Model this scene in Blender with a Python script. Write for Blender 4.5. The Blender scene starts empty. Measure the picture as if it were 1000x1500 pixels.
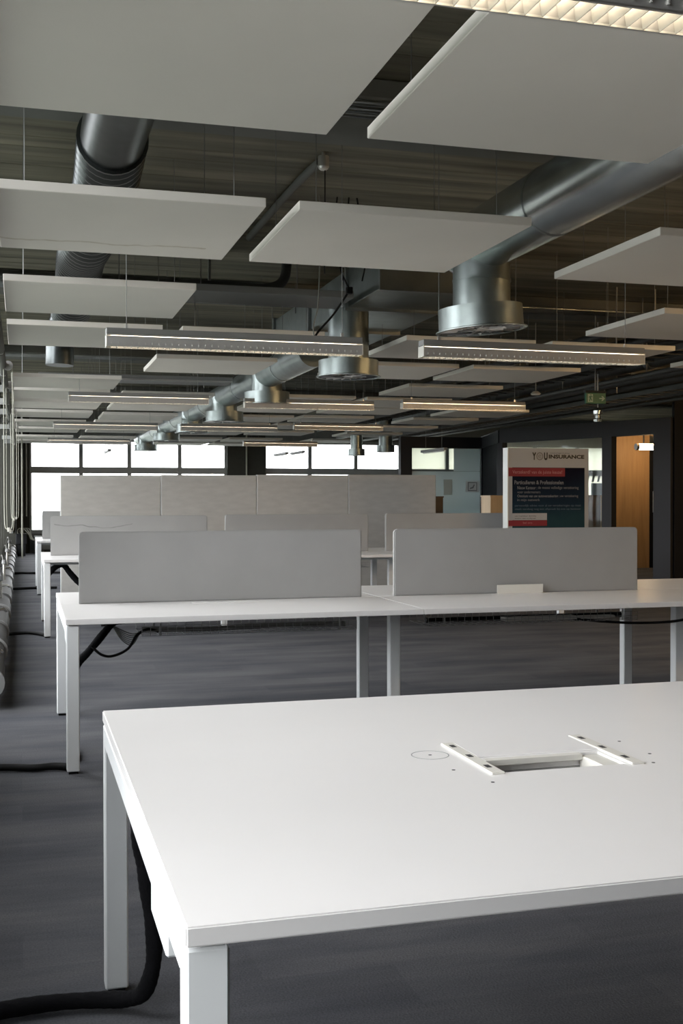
import bpy, bmesh, math, random
from mathutils import Matrix, Vector
random.seed(4)
S = bpy.context.scene
C = S.collection

# ---------------------------------------------------------------- camera
cd = bpy.data.cameras.new('camera'); cam = bpy.data.objects.new('camera', cd); C.objects.link(cam)
cd.sensor_fit = 'VERTICAL'; cd.sensor_height = 36; cd.lens = 39.67; cd.clip_start = .05; cd.clip_end = 2000
cam.matrix_world = Matrix(((.962012, .004059, -.272976, 0), (-.273005, .010808, -.961952, 0),
                           (-.000954, .999933, .011505, 1.3087), (0, 0, 0, 1)))
S.camera = cam
# ---------------------------------------------------------------- world, light, exposure
S.view_settings.view_transform = 'Standard'; S.view_settings.look = 'None'
S.view_settings.gamma = 1; S.view_settings.use_curve_mapping = False
S.view_settings.exposure = 1.78
SKY = 2.6
w = bpy.data.worlds.new('overcast_sky'); S.world = w; w.use_nodes = True
wb = w.node_tree.nodes['Background']; wb.inputs[0].default_value = (.965, .985, 1.015, 1); wb.inputs[1].default_value = SKY
S.cycles.max_bounces = 10; S.cycles.diffuse_bounces = 6; S.cycles.glossy_bounces = 4; S.cycles.transparent_max_bounces = 16
S.cycles.sample_clamp_indirect = 6
S.cycles.caustics_reflective = False; S.cycles.caustics_refractive = False
def portal(name, loc, rot, sx, sy):
    l = bpy.data.lights.new(name, 'AREA'); l.shape = 'RECTANGLE'; l.size = sx; l.size_y = sy; l.cycles.is_portal = True
    o = bpy.data.objects.new(name, l); C.objects.link(o); o.location = loc; o.rotation_euler = rot
portal('sky_portal', (-.78, 11.5, 1.9), (0, -math.pi/2, 0), 2.9, 33)
portal('sky_portal', (8.0, 28.75, 1.65), (-math.pi/2, 0, 0), 17, 2.4)

# ---------------------------------------------------------------- materials
def nodes(m):
    return m.node_tree.nodes, m.node_tree.links
def mat(name, col, rough=.6, metal=0, spec=.5, noise=0, nscale=8, bump=0, bscale=60, vscale=(1, 1, 1), vary=0, world=False):
    m = bpy.data.materials.new(name); m.use_nodes = True; N, L = nodes(m); b = N['Principled BSDF']
    b.inputs['Base Color'].default_value = (*col, 1); b.inputs['Roughness'].default_value = rough
    b.inputs['Metallic'].default_value = metal; b.inputs['Specular IOR Level'].default_value = spec
    tc = N.new('ShaderNodeTexCoord'); mp = N.new('ShaderNodeMapping'); mp.inputs['Scale'].default_value = vscale
    L.new(N.new('ShaderNodeNewGeometry').outputs['Position'] if world else tc.outputs['Object'], mp.inputs[0])
    last = None
    if noise:
        n = N.new('ShaderNodeTexNoise'); n.inputs['Scale'].default_value = nscale; n.inputs['Detail'].default_value = 6
        L.new(mp.outputs[0], n.inputs['Vector'])
        r = N.new('ShaderNodeValToRGB'); r.color_ramp.elements[0].position = .3; r.color_ramp.elements[1].position = .7
        r.color_ramp.elements[0].color = (*[c*(1-noise) for c in col], 1)
        r.color_ramp.elements[1].color = (*[min(1, c*(1+noise)) for c in col], 1)
        L.new(n.outputs['Fac'], r.inputs[0]); last = r.outputs[0]; L.new(last, b.inputs['Base Color'])
    if vary:
        oi = N.new('ShaderNodeObjectInfo'); hs = N.new('ShaderNodeHueSaturation')
        mr = N.new('ShaderNodeMapRange'); mr.inputs['To Min'].default_value = 1-vary; mr.inputs['To Max'].default_value = 1+vary
        L.new(oi.outputs['Random'], mr.inputs[0]); L.new(mr.outputs[0], hs.inputs['Value'])
        if last: L.new(last, hs.inputs['Color'])
        else: hs.inputs['Color'].default_value = (*col, 1)
        L.new(hs.outputs[0], b.inputs['Base Color'])
    if bump:
        n2 = N.new('ShaderNodeTexNoise'); n2.inputs['Scale'].default_value = bscale; n2.inputs['Detail'].default_value = 4
        L.new(mp.outputs[0], n2.inputs['Vector'])
        bp = N.new('ShaderNodeBump'); bp.inputs['Strength'].default_value = bump; bp.inputs['Distance'].default_value = .004
        L.new(n2.outputs['Fac'], bp.inputs['Height']); L.new(bp.outputs[0], b.inputs['Normal'])
    return m
def emis(name, col, e):
    m = mat(name, col, .4); b = m.node_tree.nodes['Principled BSDF']
    b.inputs['Emission Color'].default_value = (*col, 1); b.inputs['Emission Strength'].default_value = e
    return m
def glass(name, tint=(1, 1, 1), refl=.06):
    m = bpy.data.materials.new(name); m.use_nodes = True; N, L = nodes(m); N.remove(N['Principled BSDF'])
    t = N.new('ShaderNodeBsdfTransparent'); t.inputs[0].default_value = (*tint, 1)
    g = N.new('ShaderNodeBsdfGlossy'); g.inputs['Roughness'].default_value = .02
    lw = N.new('ShaderNodeLayerWeight'); lw.inputs[0].default_value = .25
    mu = N.new('ShaderNodeMath'); mu.operation = 'MULTIPLY'; mu.inputs[1].default_value = refl*5
    mx = N.new('ShaderNodeMixShader')
    L.new(lw.outputs['Fresnel'], mu.inputs[0]); L.new(mu.outputs[0], mx.inputs[0]); L.new(t.outputs[0], mx.inputs[1]); L.new(g.outputs[0], mx.inputs[2])
    L.new(mx.outputs[0], N['Material Output'].inputs[0]); return m
M = {}
M['laminate'] = mat('white_laminate', (.80, .785, .77), .30, spec=.45, noise=.012, nscale=3)
M['steel_white'] = mat('white_powder_coat', (.74, .76, .76), .42, noise=.01)
M['panel'] = mat('white_acoustic_panel', (.75, .715, .655), .85, spec=.2, noise=.02, nscale=2, bump=.08, bscale=180)
M['felt'] = mat('light_grey_felt', (.33, .328, .32), .95, spec=.1, noise=.03, nscale=5, bump=.25, bscale=400)
M['linen'] = mat('beige_grey_fabric', (.50, .485, .455), .95, spec=.1, noise=.07, nscale=6, bump=.25, bscale=300, vscale=(1, 1, 3))
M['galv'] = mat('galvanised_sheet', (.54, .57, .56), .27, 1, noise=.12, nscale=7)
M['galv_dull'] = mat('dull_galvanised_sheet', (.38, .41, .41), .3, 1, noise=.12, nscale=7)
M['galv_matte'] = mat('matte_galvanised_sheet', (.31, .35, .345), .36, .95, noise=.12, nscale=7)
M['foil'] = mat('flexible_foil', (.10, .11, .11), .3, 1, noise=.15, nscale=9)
M['alu'] = mat('brushed_aluminium', (.68, .67, .65), .35, .9)
M['alu_dull'] = mat('satin_aluminium', (.50, .49, .48), .5, .55)
M['housing'] = mat('grey_lamp_housing', (.25, .25, .245), .5, .2)
M['louvre'] = mat('white_louvre', (.86, .85, .80), .25, .35)
M['tube'] = mat('fluorescent_tube', (.85, .85, .82), .3)
M['tube_lit'] = emis('lit_fluorescent_tube', (1, .87, .68), 4.2)
M['concrete'] = mat('board_marked_concrete', (.17, .158, .118), .9, noise=.42, nscale=1.6, bump=.4, bscale=30, vscale=(.45, 5, 1), vary=.22, world=True)
M['concrete_grey'] = mat('smooth_grey_concrete', (.14, .142, .13), .85, noise=.12, nscale=3)
M['slab'] = mat('dark_slab', (.06, .06, .05), .9, noise=.2)
M['wallgrey'] = mat('grey_plaster', (.20, .205, .19), .85, noise=.06)
M['wallwhite'] = mat('pale_plaster', (.45, .44, .42), .85, noise=.04)
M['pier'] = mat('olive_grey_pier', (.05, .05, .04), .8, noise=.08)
M['frame'] = mat('glare_grey_frame', (.36, .37, .36), .5)  # grey raised to carry the glare around the backlit far frames
M['charcoal'] = mat('charcoal_frame', (.026, .027, .030), .6, spec=.2)
M['black'] = mat('black_panel', (.007, .007, .008), .7, spec=.1)
M['blackcloth'] = mat('black_braided_sleeve', (.006, .006, .007), .85, spec=.12, bump=.8, bscale=120)
M['cable'] = mat('black_cable', (.006, .006, .006), .6, spec=.2)
M['greycable'] = mat('grey_cable', (.20, .20, .18), .6)
M['blind'] = mat('dark_blind_cloth', (.10, .10, .085), .9)
M['chain'] = mat('pale_chain', (.50, .50, .42), .5)
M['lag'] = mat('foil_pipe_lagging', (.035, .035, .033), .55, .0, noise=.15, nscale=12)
M['brass'] = mat('chromed_valve', (.7, .68, .62), .2, 1)
M['wire'] = mat('steel_wire', (.25, .25, .24), .45, .6)
M['whitewire'] = mat('white_wire_mesh', (.34, .34, .33), .5)
M['wood'] = mat('orange_veneer', (.34, .20, .09), .55, noise=.15, nscale=3, vscale=(4, 4, .4))
M['plywood'] = mat('pale_veneer', (.50, .36, .21), .55, noise=.1, nscale=3, vscale=(4, 4, .4))
M['brown'] = mat('dark_brown_veneer', (.075, .045, .024), .5, noise=.15, nscale=3)
M['frost'] = mat('frosted_film', (.36, .40, .40), .6)
M['paper'] = mat('white_paper', (.75, .77, .75), .7)
def film(name, col):
    m = bpy.data.materials.new(name); m.use_nodes = True; N, L = nodes(m); N.remove(N['Principled BSDF'])
    a = N.new('ShaderNodeBsdfTranslucent'); d = N.new('ShaderNodeBsdfDiffuse'); mx = N.new('ShaderNodeMixShader')
    for n in (a, d): n.inputs[0].default_value = (*col, 1)
    mx.inputs[0].default_value = .6; L.new(d.outputs[0], mx.inputs[1]); L.new(a.outputs[0], mx.inputs[2]); L.new(mx.outputs[0], N['Material Output'].inputs[0]); return m
M['frost'] = film('frosted_film', (.74, .80, .80))
M['obscure'] = film('obscured_window_pane', (.80, .78, .70))
M['glass'] = glass('window_glass')
M['glass_office'] = glass('office_glass', (.88, .92, .92), .05)
M['bannergrey'] = mat('light_grey_totem', (.325, .345, .37), .5)
M['bannerside'] = mat('pale_aluminium_edge', (.62, .64, .62), .4)
M['red'] = mat('red_print', (.19, .006, .02), .6)
M['ink'] = mat('black_ink', (.008, .008, .008), .5)
M['inkgrey'] = mat('grey_ink', (.16, .155, .15), .5)
M['textlight'] = mat('pale_print', (.15, .16, .18), .6)
M['textdim'] = mat('dim_blue_print', (.075, .11, .15), .6)
M['textpink'] = mat('pink_print', (.36, .15, .17), .6)
M['green'] = mat('green_sign', (.004, .115, .055), .4)
M['signwhite'] = mat('pale_green_print', (.28, .42, .34), .5)
M['smoke'] = mat('white_plastic', (.7, .68, .62), .4)
M['darkpipe'] = mat('dark_service_pipe', (.05, .05, .046), .55, .1, noise=.2, nscale=3)
M['ground'] = mat('hazy_grass', (.15, .165, .145), .95, noise=.15, nscale=.05)
M['hatchgrey'] = mat('grey_film', (.30, .31, .30), .6)
M['hole'] = mat('dark_hole', (.03, .03, .03), .7)

def banner_print():
    m = bpy.data.materials.new('navy_poster_print'); m.use_nodes = True; N, L = nodes(m); b = N['Principled BSDF']
    b.inputs['Roughness'].default_value = .8; b.inputs['Specular IOR Level'].default_value = .08
    tc = N.new('ShaderNodeTexCoord'); sp = N.new('ShaderNodeSeparateXYZ'); L.new(tc.outputs['Object'], sp.inputs[0])
    n = N.new('ShaderNodeTexNoise'); n.inputs['Scale'].default_value = 4; L.new(tc.outputs['Object'], n.inputs['Vector'])
    ma = N.new('ShaderNodeMath'); ma.operation = 'MULTIPLY_ADD'; ma.inputs[1].default_value = .25
    L.new(n.outputs['Fac'], ma.inputs[0]); L.new(sp.outputs['Z'], ma.inputs[2])
    r = N.new('ShaderNodeValToRGB'); e = r.color_ramp.elements
    e[0].position = .95; e[0].color = (.018, .045, .055, 1); e[1].position = 1.62; e[1].color = (.006, .006, .014, 1)
    mr = N.new('ShaderNodeMapRange'); mr.inputs['From Min'].default_value = 0; mr.inputs['From Max'].default_value = 2
    L.new(ma.outputs[0], mr.inputs[0]); L.new(mr.outputs[0], r.inputs[0])
    e[0].position = .60; e[1].position = .86
    x = r.color_ramp.elements.new(.68); x.color = (.012, .026, .042, 1)
    L.new(r.outputs[0], b.inputs['Base Color']); return m
M['poster'] = banner_print()

def carpet():
    m = bpy.data.materials.new('blue_grey_carpet'); m.use_nodes = True; N, L = nodes(m); b = N['Principled BSDF']
    b.inputs['Roughness'].default_value = .95; b.inputs['Specular IOR Level'].default_value = .15
    tc = N.new('ShaderNodeTexCoord')
    def nz(sc, vs, det=5):
        mp = N.new('ShaderNodeMapping'); mp.inputs['Scale'].default_value = vs; L.new(tc.outputs['Object'], mp.inputs[0])
        n = N.new('ShaderNodeTexNoise'); n.inputs['Scale'].default_value = sc; n.inputs['Detail'].default_value = det
        L.new(mp.outputs[0], n.inputs['Vector']); return n.outputs['Fac']
    a = nz(1.3, (.8, 2.6, 1)); f = nz(160, (1, 1, 1), 3); st = nz(9, (.25, 3, 1), 4)
    r = N.new('ShaderNodeValToRGB'); e = r.color_ramp.elements
    e[0].position = .3; e[0].color = (.060, .063, .073, 1); e[1].position = .72; e[1].color = (.116, .117, .123, 1)
    L.new(a, r.inputs[0])
    mx = N.new('ShaderNodeMixRGB'); mx.blend_type = 'OVERLAY'; mx.inputs[0].default_value = .15; L.new(r.outputs[0], mx.inputs[1])
    L.new(st, mx.inputs[2])
    mx2 = N.new('ShaderNodeMixRGB'); mx2.blend_type = 'OVERLAY'; mx2.inputs[0].default_value = .5; L.new(mx.outputs[0], mx2.inputs[1]); L.new(f, mx2.inputs[2])
    bk = N.new('ShaderNodeTexBrick'); bk.offset = .37; bk.inputs['Scale'].default_value = 1.0; bk.inputs['Mortar Size'].default_value = 0
    bk.inputs['Brick Width'].default_value = 1.0; bk.inputs['Row Height'].default_value = .25
    bk.inputs['Color1'].default_value = (.40, .40, .41, 1); bk.inputs['Color2'].default_value = (.62, .61, .60, 1)
    L.new(tc.outputs['Object'], bk.inputs['Vector'])
    mx3 = N.new('ShaderNodeMixRGB'); mx3.blend_type = 'OVERLAY'; mx3.inputs[0].default_value = .45
    L.new(mx2.outputs[0], mx3.inputs[1]); L.new(bk.outputs['Color'], mx3.inputs[2]); L.new(mx3.outputs[0], b.inputs['Base Color'])
    bp = N.new('ShaderNodeBump'); bp.inputs['Strength'].default_value = .5; bp.inputs['Distance'].default_value = .004
    L.new(f, bp.inputs['Height']); L.new(bp.outputs[0], b.inputs['Normal'])
    return m
M['carpet'] = carpet()

def mark_mat(base, name, axis_u, axis_v, v0, amp, freq, width, col, u0, u1):
    """copy of a material with one thin wavy stain line: v = v0 + amp*noise(u*freq), for u0<u<u1"""
    m = base.copy(); m.name = name; N, L = nodes(m); b = N['Principled BSDF']
    tc = N.new('ShaderNodeTexCoord'); sp = N.new('ShaderNodeSeparateXYZ'); L.new(tc.outputs['Object'], sp.inputs[0])
    def mth(op, a, bb=None, c=None):
        n = N.new('ShaderNodeMath'); n.operation = op
        for i, x in enumerate((a, bb, c)):
            if x is None: continue
            if isinstance(x, (int, float)): n.inputs[i].default_value = x
            else: L.new(x, n.inputs[i])
        return n.outputs[0]
    u, v = sp.outputs[axis_u], sp.outputs[axis_v]
    no = N.new('ShaderNodeTexNoise'); no.noise_dimensions = '1D'; no.inputs['Scale'].default_value = freq; no.inputs['Detail'].default_value = 3
    L.new(u, no.inputs['W'])
    line = mth('MULTIPLY_ADD', mth('SUBTRACT', no.outputs['Fac'], .5), amp, v0)
    d = mth('ABSOLUTE', mth('SUBTRACT', v, line))
    k = mth('SUBTRACT', 1, mth('MINIMUM', mth('DIVIDE', d, width), 1))
    ins = mth('MULTIPLY', mth('GREATER_THAN', u, u0), mth('LESS_THAN', u, u1))
    n3 = N.new('ShaderNodeTexNoise'); n3.inputs['Scale'].default_value = 14; L.new(tc.outputs['Object'], n3.inputs['Vector'])
    k = mth('MULTIPLY', mth('MULTIPLY', k, ins), n3.outputs['Fac'])
    mx = N.new('ShaderNodeMixRGB'); L.new(k, mx.inputs[0])
    src = b.inputs['Base Color'].links[0].from_socket; L.new(src, mx.inputs[1]); mx.inputs[2].default_value = (*col, 1)
    L.new(mx.outputs[0], b.inputs['Base Color']); return m

# ---------------------------------------------------------------- mesh helpers
def B(): return bmesh.new()
def box(bm, x0, x1, y0, y1, z0, z1, bev=0, seg=1):
    n = len(bm.verts)
    vs = [bm.verts.new((x, y, z)) for z in (z0, z1) for y in (y0, y1) for x in (x0, x1)]
    fs = [bm.faces.new([vs[i] for i in q]) for q in ((0, 2, 3, 1), (4, 5, 7, 6), (0, 1, 5, 4), (2, 6, 7, 3), (0, 4, 6, 2), (1, 3, 7, 5))]
    if bev:
        es = set(e for f in fs for e in f.edges)
        bmesh.ops.bevel(bm, geom=list(es), offset=bev, segments=seg, profile=.5, affect='EDGES')
    return bm
def prism(bm, pts, ax, a0, a1):
    """extrude a 2D outline along axis ax (0 x,1 y,2 z)"""
    def P(u, v, a):
        return {0: (a, u, v), 1: (u, a, v), 2: (u, v, a)}[ax]
    A = [bm.verts.new(P(u, v, a0)) for u, v in pts]; Bv = [bm.verts.new(P(u, v, a1)) for u, v in pts]
    k = len(pts)
    f = [bm.faces.new(A), bm.faces.new(Bv[::-1])]
    for i in range(k): f.append(bm.faces.new((A[i], Bv[i], Bv[(i+1) % k], A[(i+1) % k])))
    bmesh.ops.recalc_face_normals(bm, faces=f); return bm
def catmull(pts, n=8):
    P = [Vector(p) for p in pts]; P = [P[0]*2-P[1]]+P+[P[-1]*2-P[-2]]; out = []
    for i in range(1, len(P)-2):
        a, b, c, d = P[i-1:i+3]
        for k in range(n):
            t = k/n
            out.append(.5*((2*b)+(c-a)*t+(2*a-5*b+4*c-d)*t*t+(3*b-a-3*c+d)*t**3))
    out.append(P[-2]); return out
def tube(bm, pts, r, seg=12, caps=True):
    P = [Vector(p) for p in pts]; n = len(P); rr = r if isinstance(r, (list, tuple)) else [r]*n
    up = None; rings = []
    for i in range(n):
        t = (P[min(i+1, n-1)]-P[max(i-1, 0)])
        t = t.normalized() if t.length > 1e-9 else Vector((0, 0, 1))
        if up is None:
            up = Vector((0, 0, 1)) if abs(t.z) < .9 else Vector((1, 0, 0))
        s = t.cross(up)
        if s.length < 1e-6: s = t.cross(Vector((.3, 1, .2)))
        s.normalize(); up = s.cross(t).normalized()
        rings.append([bm.verts.new(P[i]+(s*math.cos(2*math.pi*k/seg)+up*math.sin(2*math.pi*k/seg))*rr[i]) for k in range(seg)])
    fs = []
    for a, b in zip(rings, rings[1:]):
        for k in range(seg):
            f = bm.faces.new((a[k], a[(k+1) % seg], b[(k+1) % seg], b[k])); f.smooth = True; fs.append(f)
    if caps:
        for ri in (rings[0][::-1], rings[-1]): fs.append(bm.faces.new([bm.verts.new(v.co) for v in ri]))
    return bm
def lathe(bm, prof, seg=32, c=(0, 0, 0), smooth=True):
    """profile of (radius, z) about the vertical axis; every band keeps its own edge so corners stay crisp"""
    fs = []
    def ring(r, z):
        if r < 1e-6: return [bm.verts.new((c[0], c[1], c[2]+z))]
        return [bm.verts.new((c[0]+r*math.cos(2*math.pi*k/seg), c[1]+r*math.sin(2*math.pi*k/seg), c[2]+z)) for k in range(seg)]
    for p0, p1 in zip(prof, prof[1:]):
        a, b = ring(*p0), ring(*p1)
        for k in range(seg):
            q = [a[k % len(a)], a[(k+1) % len(a)], b[(k+1) % len(b)], b[k % len(b)]]; u = []
            for v in q:
                if v not in u: u.append(v)
            if len(u) > 2:
                f = bm.faces.new(u); f.smooth = smooth; fs.append(f)
    n0 = len(bm.verts)
    if not smooth: bmesh.ops.remove_doubles(bm, verts=bm.verts[:], dist=1e-6)
    # outward: normals point away from the profile's left side
    return bm
def obj(name, bm, m, parent=None, loc=None, kind=None, label=None):
    me = bpy.data.meshes.new(name); bm.to_mesh(me); bm.free()
    me.materials.append(M[m] if isinstance(m, str) else m)
    o = bpy.data.objects.new(name, me); C.objects.link(o)
    if parent: o.parent = parent
    if loc: o.location = loc
    if kind: o['kind'] = kind
    if label: o['label'] = label
    return o
def tag(o, label, cat, group=None):
    o['label'] = label; o['category'] = cat
    if group: o['group'] = group
    return o
def thing(name, label, cat, loc=(0, 0, 0), group=None):
    o = bpy.data.objects.new(name, None); C.objects.link(o); o.location = loc; return tag(o, label, cat, group)
def struct(name, bm, m): return obj(name, bm, m, kind='structure')
def link_copy(src, parent, loc=None, rot=None):
    c = src.copy(); C.objects.link(c); c.parent = parent
    if loc is not None: c.location = loc
    if rot is not None: c.rotation_euler = rot
    return c
def tree(root):
    r = root.copy(); C.objects.link(r)
    for ch in root.children:
        c = link_copy(ch, r)
        for g in ch.children: link_copy(g, c)
    return r
def bx(*a, **k): return box(B(), *a, **k)
def tb(*a, **k): return tube(B(), *a, **k)
ORD = ['first', 'second', 'third', 'fourth', 'fifth', 'sixth', 'seventh', 'eighth', 'ninth', 'tenth', 'eleventh', 'twelfth', 'thirteenth', 'fourteenth', 'fifteenth']

YF = 28.5     # far window wall
ZC = 3.5      # underside of the slab
# ---------------------------------------------------------------- structure
struct('floor', bx(-.9, 17.2, -4.2, 28.9, -.2, 0), 'carpet')
ceil = struct('ceiling', bx(-.9, 17.2, -4.2, 28.9, ZC+.03, ZC+.25), 'slab')
bd = None
y = -4.1; i = 0
while y < 28.6:                       # board-marked soffit: one shallow board after another
    if bd is None:
        bd = obj('board', bx(-.85, 17.1, .001, .199, 0, .04, bev=.003), 'concrete', ceil); o = bd
    else: o = link_copy(bd, ceil)
    o.location = (0, y, ZC+random.choice((0, .002, .003, .005))); y += .2
for k, yb in enumerate((.4, 5.62, 11.2, 16.7, 22.2)):
    bmo = struct('trim_%d' % (k+1), bx(-.85, 17.0, yb, yb+.8, ZC-.11, ZC+.0, bev=.01), 'concrete_grey')
    for dy in (-.05, .05, .13):
        obj('rib', tb([(-.84, yb+.1+dy, ZC-.115), (17, yb+.1+dy, ZC-.115)], .022, 8), 'galv_dull', bmo)
wl = struct('wall_left', bx(-.9, -.7, -4.2, 28.9, -.1, .3), 'wallwhite')
obj('header', bx(-.9, -.7, -4.2, 28.9, 3.3, 3.75), 'wallgrey', wl)
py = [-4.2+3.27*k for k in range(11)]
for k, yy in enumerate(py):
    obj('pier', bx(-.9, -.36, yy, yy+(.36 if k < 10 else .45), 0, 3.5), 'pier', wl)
nw = 0
def window(name_i, panes, axis, a0, a1, z0, z1, fixed, transom=None, mull=.06, muls=(), depth=.08, pane='glass'):
    """frame with recessed panes; axis 'y' = wall along Y at x=fixed, 'x' = wall along X at y=fixed"""
    def bb(u0, u1, zz0, zz1, d0, d1):
        return bx(fixed+d0, fixed+d1, u0, u1, zz0, zz1) if axis == 'y' else bx(u0, u1, fixed+d0, fixed+d1, zz0, zz1)
    root = struct('window_%d' % name_i, bb(a0, a1, z0-.03, z0+.06, -depth, depth), 'frame')
    obj('frame_head', bb(a0, a1, z1-.06, z1+.02, -depth, depth), 'frame', root)
    for u in (a0, a1-.05): obj('frame_jamb', bb(u, u+.05, z0+.06, z1-.06, -depth, depth), 'frame', root)
    edges = [a0+.05]+[x for mm in muls for x in (mm-mull/2, mm+mull/2)]+[a1-.05]
    for mm in muls: obj('mullion', bb(mm-mull/2, mm+mull/2, z0+.06, z1-.06, -depth*.8, depth*.8), 'frame', root)
    for e0, e1 in zip(edges[::2], edges[1::2]):
        zs = [z0+.06, z1-.06] if not transom else [z0+.06, transom[0], transom[1], z1-.06]
        if transom: obj('transom', bb(e0, e1, transom[0], transom[1], -depth*.7, depth*.7), 'frame', root)
        for q0, q1 in zip(zs[::2], zs[1::2]): obj('pane', bb(e0, e1, q0, q1, -.006, .006), pane, root)
for a0, a1, q1 in ((-4.2, .2, 3.3), (py[2]+.36, py[3], .95)): obj('light_blocking_bay', bx(-.9, -.72, a0, a1, .3, q1), 'wallgrey', wl)  # unseen walling added to hold back part of the side daylight
for k in (1, 2, 3, 4, 5, 6, 7, 8, 9):
    a0, a1 = max(py[k]+.36, .2), py[k+1]; nw += 1
    window(nw, 3, 'y', a0, a1, .95 if k == 2 else .3, 3.3, -.8, muls=(a0+(a1-a0)/3, a0+2*(a1-a0)/3))
wf = struct('wall_far', bx(-.9, 17.2, YF+.12, YF+.4, -.1, .5), 'wallgrey')
obj('header', bx(-.9, 17.2, YF+.12, YF+.4, 2.8, 3.75), 'wallgrey', wf)
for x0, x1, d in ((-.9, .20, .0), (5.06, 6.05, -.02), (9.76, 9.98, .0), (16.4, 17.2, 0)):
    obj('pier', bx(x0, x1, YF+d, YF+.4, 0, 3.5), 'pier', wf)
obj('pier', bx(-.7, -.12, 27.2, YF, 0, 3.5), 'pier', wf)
obj('downpipe', tb([(5.55, YF-.06, .02), (5.55, YF-.06, 3.45)], .022, 10), 'chain', wf)
nw += 1; window(nw, 4, 'x', .20, 5.06, .50, 2.8, YF+.18, (1.95, 2.11), .095, (1.43, 2.61, 3.87))
nw += 1; window(nw, 3, 'x', 6.05, 9.76, .50, 2.8, YF+.18, (1.95, 2.11), .095, (7.27, 8.52))
nw += 1; window(nw, 5, 'x', 9.98, 16.4, .50, 2.8, YF+.18, (1.95, 2.11), .095, (11.1, 12.4, 13.7, 15.0), pane='obscure')
struct('wall_near', bx(-.9, 17.2, -4.4, -4.2, -.1, 3.75), 'wallgrey')
struct('wall_right', bx(17.0, 17.2, -4.2, 28.9, -.1, 3.75), 'wallgrey')
struct('ground', bx(-400, 400, -300, 600, -7.2, -7), 'ground')

# ---------------------------------------------------------------- office front on the right
dB = Vector((1.3, -3.3, 0)).normalized()
def slab_between(p0, p1, t, z0, z1):
    a, b = Vector((*p0, 0)), Vector((*p1, 0)); d = (b-a).normalized(); n = Vector((-d.y, d.x, 0))*t/2
    bm = B(); q = [a-n, b-n, b+n, a+n]
    prism(bm, [(v.x, v.y) for v in q], 2, z0, z1); return bm
def onB(t): return (8.70+1.3*t, 19.6-3.3*t)
wo = struct('wall_office', slab_between((7.42, 21.8), (9.32, 21.8), .14, 2.35, 2.58), 'charcoal')
obj('lintel', slab_between((8.70, 19.6), onB(1.08), .14, 2.36, 2.62), 'charcoal', wo)
obj('lintel', slab_between((9.28, 21.8), (8.70, 19.62), .14, 2.36, 2.60), 'charcoal', wo)
obj('post', bx(7.42, 7.66, 21.73, 21.87, 0, 2.35), 'charcoal', wo)
obj('post', bx(9.18, 9.32, 21.73, 21.87, 0, 2.35), 'charcoal', wo)
obj('dark_panel', slab_between((9.25, 21.72), (8.70, 19.68), .08, 0, 2.36), 'black', wo)
obj('post', slab_between(onB(-.02), onB(.02), .13, 0, 2.36), 'charcoal', wo)
obj('post', slab_between(onB(.685), onB(.743), .13, 0, 2.36), 'charcoal', wo)
obj('post', slab_between(onB(.985), onB(1.08), .14, 0, 2.36), 'charcoal', wo)
obj('glass_pane', bx(7.66, 9.18, 21.795, 21.805, .03, 2.35), 'glass_office', wo)
obj('frosted_film', bx(7.67, 9.17, 21.775, 21.787, .03, 1.875), 'frost', wo)
obj('frosted_film', bx(8.59, 9.17, 21.775, 21.787, 1.88, 2.345), 'frost', wo)
obj('glass_pane', slab_between(onB(.02), onB(.685), .012, .03, 2.36), 'glass_office', wo)
obj('black_wall', slab_between(onB(1.08), (15.5, 14.6), .12, 0, 3.0), 'black', wo)
obj('office_ceiling', bx(9.9, 16.9, 16.6, 24, 2.50, 2.54), 'plywood', wo)
ww = struct('wall_wood', bx(10.72, 11.46, 19.0, 19.1, 0, 2.5), 'wood')
obj('dark_edge', bx(11.46, 11.62, 18.98, 19.1, 0, 2.3), 'black', ww)
obj('slim_pane', bx(11.62, 11.9, 19.03, 19.05, .1, 2.3), 'frost', ww)
obj('door_notice', bx(11.52, 11.62, 18.965, 18.978, 1.05, 1.45), 'paper', ww)

M['tube_warm'] = emis('warm_lit_tube', (1, .72, .40), 8)
M['tube_warm_bright'] = emis('bright_warm_tube', (1, .64, .30), 34)
def tube_lamp(loc, L_, label, m, ceil_z):
    t = thing('tube_lamp', label, 'lamp', loc)
    obj('lamp_tube', tb([(.05, 0, 0), (L_-.05, 0, 0)], .055, 16), m, t)
    for x in (0, L_-.05): obj('end_cap', tb([(x, 0, 0), (x+.05, 0, 0)], .06, 16), 'alu', t)
    for x in (.15, L_-.2): obj('hanger', bx(x, x+.02, -.01, .01, .05, ceil_z-loc[2]), 'charcoal', t)
tube_lamp((10.58, 18.0, 2.24), 1.1, 'glowing white tube lamp hanging inside the office behind the right-hand doorway', 'tube_warm', 2.502)
for x, y, n in ((7.0, 3.4, 'nearest'), (7.4, 6.2, 'second'), (9.6, 11.9, 'farthest')):   # the same lamps go on down the right half of the hall
    tube_lamp((x, y, 2.45), 1.3, 'warm glowing tube lamp right of the view, %s of three' % n, 'tube_warm_bright', ZC+.006)

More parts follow.
